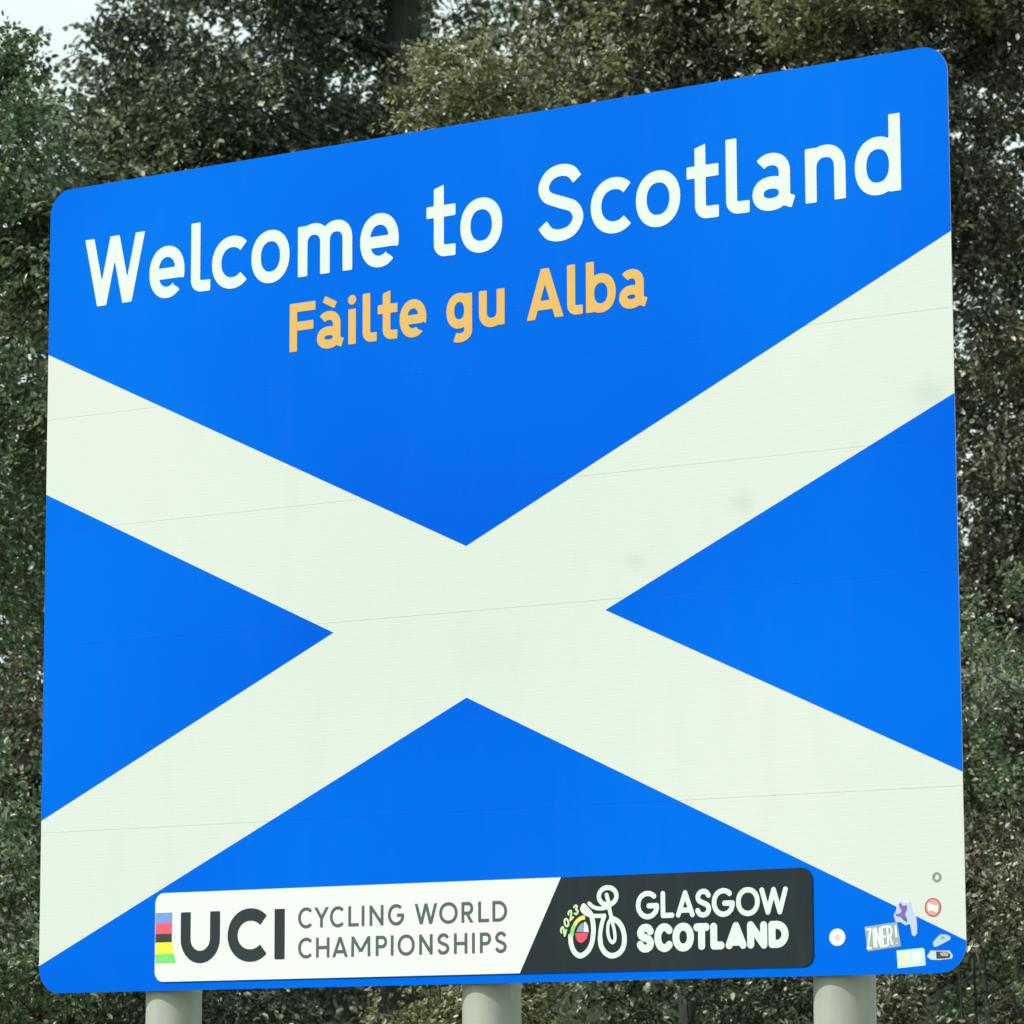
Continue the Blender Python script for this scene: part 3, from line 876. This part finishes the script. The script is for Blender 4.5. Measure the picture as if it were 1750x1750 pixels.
def tubes(segs, rng, sides=6):
    """segs: list of (points (n,3), radii) -> V, F quads"""
    V, F, k = [], [], 0
    for P, rr in segs:
        P = np.asarray(P, float)
        n = len(P)
        T = np.gradient(P, axis=0)
        T /= np.linalg.norm(T, axis=1)[:, None] + 1e-9
        ref = np.array([0.3, 0.9, 0.2])
        A = np.cross(T, ref); A /= np.linalg.norm(A, axis=1)[:, None] + 1e-9
        Bv = np.cross(T, A)
        ang = np.arange(sides) * 2 * np.pi / sides
        ring = P[:, None, :] + np.asarray(rr)[:, None, None] * (A[:, None, :] * np.cos(ang)[None, :, None] + Bv[:, None, :] * np.sin(ang)[None, :, None])
        V.append(ring.reshape(-1, 3))
        i = np.arange(n - 1)[:, None] * sides
        j = np.arange(sides)[None, :]
        j2 = (j + 1) % sides
        F.append(np.stack([i + j, i + j2, i + sides + j2, i + sides + j], -1).reshape(-1, 4) + k)
        k += n * sides
    return np.concatenate(V), np.concatenate(F)

LEAF_T = np.array([(0, 0, 0), (.30, .42, .10), (.72, .36, .09), (1, 0, -.04), (.72, -.36, .09), (.30, -.42, .10)])   # length 1, width ~.84
def leaves(P, D, size, rng, narrow=0.62):
    """P leaf bases, D rough growing directions -> V, F (two quads a leaf, folded on the midrib)."""
    n = len(P)
    a = D + rng.normal(0, .55, (n, 3)) + np.array([0, 0, -.25])
    a /= np.linalg.norm(a, axis=1)[:, None] + 1e-9
    nr = rng.normal(0, .75, (n, 3)) + np.array([0, 0, .8])
    nr -= a * np.sum(nr * a, 1)[:, None]
    nr /= np.linalg.norm(nr, axis=1)[:, None] + 1e-9
    b = np.cross(nr, a)
    s = size * rng.uniform(.65, 1.25, n)
    T = LEAF_T
    V = P[:, None, :] + s[:, None, None] * (a[:, None, :] * T[None, :, 0, None] + b[:, None, :] * (T[None, :, 1, None] * narrow) + nr[:, None, :] * T[None, :, 2, None])
    k = np.arange(n)[:, None] * 6
    F = np.concatenate([k + np.array([[0, 3, 2, 1]]), k + np.array([[0, 5, 4, 3]])])
    return V.reshape(-1, 3), F

def foliage(centres, radii, per, size, rng, gaps=()):
    """leafy sprays round the given clump centres; returns leaf mesh arrays and twig segments"""
    LP, LD, tw = [], [], []
    for c, r in zip(centres, radii):
        nt = max(3, int(per / 16))
        d = rng.normal(0, 1, (nt, 3)); d[:, 2] = d[:, 2] * .7 + .1
        d /= np.linalg.norm(d, axis=1)[:, None]
        start = c + rng.normal(0, r * .28, (nt, 3))
        ln = r * rng.uniform(.45, 1.15, nt)
        droop = rng.uniform(.0, .35, nt)
        m = 16
        t = rng.uniform(.05, 1, (nt, m))
        pos = start[:, None, :] + d[:, None, :] * (ln[:, None] * t)[:, :, None]
        pos[:, :, 2] -= droop[:, None] * (t ** 2) * ln[:, None]
        pos += rng.normal(0, size * .45, pos.shape)
        LP.append(pos.reshape(-1, 3)); LD.append(np.repeat(d, m, 0))
        for i in range(0, nt, 2):
            e_ = start[i] + d[i] * ln[i]; e_[2] -= droop[i] * ln[i]
            mid = start[i] + d[i] * ln[i] * .5; mid[2] -= droop[i] * ln[i] * .25
            tw.append((np.array([start[i], mid, e_]), np.array([.005, .0035, .0015])))
    P, D = np.concatenate(LP), np.concatenate(LD)
    for g, r in gaps:
        Q = np.stack([P @ np.array(RT), P @ np.array(FW), P[:, 2]], 1)      # (right, deeper, up)
        keep = np.sum(((Q - np.array(g)) / np.array(r)) ** 2, 1) > 1 + rng.normal(0, .3, len(P))
        P, D = P[keep], D[keep]
    V, F = leaves(P, D, size, rng)
    return V, F, tw

def tree(name, label, cat, base, blobs, trunk_r, mat, nclump, per, size, seed, group, lean=(0, 0), rc=(.22, .45), stems=1, top=None, gaps=(), limbs=16, voids=True):
    """blobs: (offset xyz from base, radii xyz, weight) ellipsoids that the crown fills"""
    rng = np.random.default_rng(seed)
    b = np.array(base)
    root = empty(name, tuple(b))
    tag(root, label, cat, group)
    wts = np.array([q[2] for q in blobs], float); wts /= wts.sum()
    ids = rng.choice(len(blobs), nclump, p=wts)
    d = rng.normal(0, 1, (nclump, 3)); d /= np.linalg.norm(d, axis=1)[:, None]
    rad = rng.uniform(.12, 1, nclump) ** .45
    cen = np.array([blobs[i][0] for i in ids]) + d * rad[:, None] * np.array([blobs[i][1] for i in ids])
    cen = cen[cen[:, 2] > .25]
    if voids:                                  # boughs with open pockets between them
        f = np.sin(cen[:, 0] * 4.1 + seed) * np.sin(cen[:, 1] * 3.3 + 2 * seed) + np.sin(cen[:, 2] * 4.6 + 3 * seed + cen[:, 0] * 1.7)
        cen = cen[f > -.85]
    V, F, tw = foliage(cen, rng.uniform(rc[0], rc[1], len(cen)), per, size, rng, gaps)
    crown = link('crown', fast_mesh('crown', V, F, mat), root)
    H = top or max(q[0][2] + q[1][2] * .8 for q in blobs)
    segs = []
    tips = []
    for s_ in range(stems):
        a = 2 * math.pi * s_ / stems + seed
        o_ = np.array([math.cos(a), math.sin(a), 0]) * (0 if stems == 1 else trunk_r * 1.6)
        n = 12
        t = np.linspace(0, 1, n)
        P = np.zeros((n, 3)); P[:, 2] = t * H - .15 * (t == 0)
        P[:, 0] = o_[0] * (1 + 4 * t) + lean[0] * t ** 1.4 + np.cumsum(rng.normal(0, .012 * H / n * 3, n)) * .6
        P[:, 1] = o_[1] * (1 + 4 * t) + lean[1] * t ** 1.4 + np.cumsum(rng.normal(0, .012 * H / n * 3, n)) * .6
        rr = trunk_r * (1 - .88 * t ** .9); rr[0] *= 1.5; rr[1] *= 1.08
        segs.append((P, rr)); tips.append((P, rr))
    far = cen[rng.choice(len(cen), min(limbs, len(cen)), replace=False)]
    for q in far:
        P0, r0 = tips[rng.integers(len(tips))]
        k = int(np.argmin(np.abs(P0[:, 2] - max(.8, q[2] - .35 * np.hypot(*(q[:2] - P0[5, :2])) - .4))))
        k = min(max(k, 1), len(P0) - 2)
        a = P0[k]
        m1 = a + (q - a) * .45 + np.array([0, 0, .12 * np.linalg.norm(q - a)])
        t = np.linspace(0, 1, 7)[:, None]
        P = (1 - t) ** 2 * a + 2 * t * (1 - t) * m1 + t ** 2 * q + rng.normal(0, .02, (7, 3)) * (t > 0)
        segs.append((P, np.linspace(min(r0[k] * .45, .042), .005, 7)))
    V1, F1 = tubes(segs, rng, 10 if trunk_r > .1 else 7)
    link('trunk', fast_mesh('trunk', V1, F1, BARK, True), root)
    if tw:
        V2, F2 = tubes(tw, rng, 3)
        tag(link('twigs', fast_mesh('twigs', V2, F2, BARK, True), crown), kind='stuff')
    return root

GT = 'trees in the wood behind the sign'
GS = 'bushes at the foot of the wood'
def blob(p, r, w): return (tuple(RTv(p)), r, w)
def RTv(p):       # offset given as (right, deeper, up) of the axis
    v = RT * p[0] + FW * p[1]
    return (v.x, v.y, p[2])

# big dark tree with the thick trunk
tree('broadleaf_tree', 'tall dark tree whose thick trunk rises above the sign left of the sky gap', 'tree', at(27, -.72),
     [blob((-1.15, 0, 8.4), (1.25, 1.2, 1.9), 4), blob((-.3, .5, 9.4), (.75, .8, 1.5), 1.0), blob((-1.85, 0, 7.9), (.95, .8, 1.2), 1.7), blob((-1.2, 0, 4.6), (1.6, 1.3, 2.6), 1.4), blob((.15, .5, 8.2), (.50, .6, 1.3), .25), blob((0, -.25, 8.6), (.16, .12, 2.4), .35)],
     .34, LEAF_DARK, 375, 290, .051, 11, GT, limbs=34, top=14, rc=(.2, .40), gaps=[((.30, 0, 9.40), (.17, 9, .42)), ((.62, 0, 8.98), (.15, 9, .28))])
# olive trees over the right half
tree('broadleaf_tree', 'olive green tree crown rising above the word Scotland behind the sign', 'tree', at(25.5, 1.15),
     [blob((.1, 0, 8.6), (1.15, 1.0, 1.5), 3.2), blob((.2, .1, 5.0), (1.2, 1.1, 2.6), 1.2)],
     .085, LEAF_OLIVE, 260, 275, .050, 22, GT, limbs=24, top=10, gaps=[((-1.25, 0, 8.57), (.14, 9, .26)), ((-1.58, 0, 8.95), (.16, 9, .4))])
tree('broadleaf_tree', 'brownish olive tree rising behind the top right corner of the sign', 'tree', at(24.6, 2.75),
     [blob((0, 0, 8.4), (1.0, .9, 1.6), 2.6), blob((.55, 0, 5.0), (.75, .9, 2.6), 2.2)],
     .10, LEAF_BROWN, 270, 280, .049, 33, GT, limbs=24, top=9.6)
tree('broadleaf_tree', 'dark tree standing clear of the right edge of the sign at the right border', 'tree', at(25.8, 4.0),
     [blob((0, 0, 6.6), (1.0, 1.0, 2.8), 2.0), blob((-.25, 0, 3.6), (.95, 1.0, 2.4), 1.9)],
     .11, LEAF_DARK, 225, 270, .051, 44, GT, limbs=20, top=9.8)
# left edge
tree('broadleaf_tree', 'fresh green leafy tree at the left border with sky above it', 'tree', at(22.6, -3.45),
     [blob((.52, 0, 7.0), (.42, .5, .95), 2.2), blob((.80, 0, 6.65), (.35, .3, .35), .6), blob((.3, 0, 5.2), (.65, .6, 1.2), 1.3), blob((.0, 0, 3.0), (.9, .7, 1.6), .8)],
     .07, LEAF_FRESH, 160, 250, .045, 55, GT, limbs=16, top=7.6)
tree('broadleaf_tree', 'dark slender tree behind the left edge of the sign', 'tree', at(25.0, -2.95),
     [blob((-.15, 0, 5.0), (.85, .9, 2.4), 2.4), blob((-.1, 0, 2.6), (.9, .9, 1.6), 1)],
     .08, LEAF_BROWN, 195, 270, .049, 66, GT, limbs=16, top=7.0)
tree('sapling', 'pale yellow-green sapling showing above the sign beside the sky gap right of the thick trunk', 'tree', at(23.6, -.02),
     [blob((-.26, .2, 7.9), (.40, .5, .42), 1.5), blob((.36, .3, 8.1), (.42, .5, .42), 1.0), blob((0, 0, 6.8), (.4, .4, .8), .6)],
     .035, LEAF_LIME, 50, 190, .044, 77, GT, limbs=14, rc=(.20, .42), top=7.8)
tree('sapling', 'lime leaved sapling whose sunlit top shows above the upper right of the sign', 'tree', at(24.0, 1.92),
     [blob((.1, 0, 8.50), (.35, .35, .30), .9), blob((.95, .1, 8.75), (.55, .4, .28), 1.1), blob((.2, 0, 7.2), (.4, .4, .8), .5)],
     .035, LEAF_LIME, 50, 170, .044, 88, GT, limbs=14, rc=(.20, .42), top=8.4)
# bushes along the foot
for (d_, s_, w_, h_, mt, nc, lb, sd) in [
    (20.5, -2.75, .75, 3.3, LEAF_FRESH, 90, 'bright green bush at the lower left corner beside the sign', 101),
    (21.3, -1.75, .75, 2.6, LEAF_DARK, 75, 'dark low bush under the sign between the left border and the middle post', 102),
    (20.8, -.25, .80, 2.75, LEAF_LIME, 80, 'yellow-green bush under the sign around the middle post', 103),
    (21.6, 1.2, .9, 2.6, LEAF_DARK, 85, 'dark low bush under the sign left of the right-hand post', 104),
    (20.6, 2.55, .8, 3.1, LEAF_BROWN, 90, 'brownish bush at the lower right corner of the sign', 105),
    (22.8, 2.95, .7, 4.75, LEAF_FRESH, 85, 'tall light green bush beside the lower right edge of the sign', 106)]:
    tree('bush', lb, 'bush', at(d_, s_), [blob((0, 0, h_ * .72), (w_, w_ * .8, h_ * .26), 1.4), blob((0, 0, h_ * .38), (w_ * 1.05, w_ * .85, h_ * .34), .7)],
         .03, mt, nc, 210, .040, sd, GS, rc=(.14, .28), stems=3, limbs=12, top=h_ * .8)

# the deeper wood that closes the view: one mass of foliage
rng = np.random.default_rng(7)
n = 1650
cs, cd = rng.uniform(-6.8, 6.8, n), rng.uniform(31, 36, n)
topz = 12.3 + .5 * np.sin(cs * 1.7 + 1) - 2.2 / (1 + np.exp((cs + 3.75) * 6))
cz = .2 + rng.uniform(0, 1, n) ** .85 * (topz - .2)
cen = np.array([list(at(d, s, z)) for d, s, z in zip(cd, cs, cz)])
V, F, _ = foliage(cen, rng.uniform(.45, .9, n), 150, .088, rng,
                  gaps=[((float(RT.dot(O0)) - .60, 0, 11.5), (.22, 99, .55)), ((float(RT.dot(O0)) - .13, 0, 10.95), (.20, 99, .36))])
tag(link('distant_wood', fast_mesh('distant_wood', V, F, LEAF_FAR)), kind='stuff')

# added behind the wood to block sky between leaves: a made-up hillside, one sheet
nx, ny = 90, 26
V = []
for j in range(ny):
    for i in range(nx):
        d_ = 37.5 + j * 2.2
        s_ = -70 + i * 140 / (nx - 1)
        h_ = 7.6 * (1 - math.exp(-((d_ - 37.5) / 9.0) ** 1.3)) + .35 * math.sin(s_ * .9 + d_) * min(1, (d_ - 37.5) / 4) + .25 * math.sin(s_ * 2.3 + 1.7 * d_) * min(1, (d_ - 37.5) / 4) - .05
        p = at(d_, s_, h_)
        V.append(tuple(p))
F = [(j * nx + i, j * nx + i + 1, (j + 1) * nx + i + 1, (j + 1) * nx + i) for j in range(ny - 1) for i in range(nx - 1)]
HILL = ground_mat('backing_hill_green', (0.016, 0.026, 0.015), (0.038, 0.054, 0.028), 5.0, 0.95, 0.2)
tag(link('backing_hill', mesh_from('backing_hill', V, F, [HILL], None, True)), kind='structure')
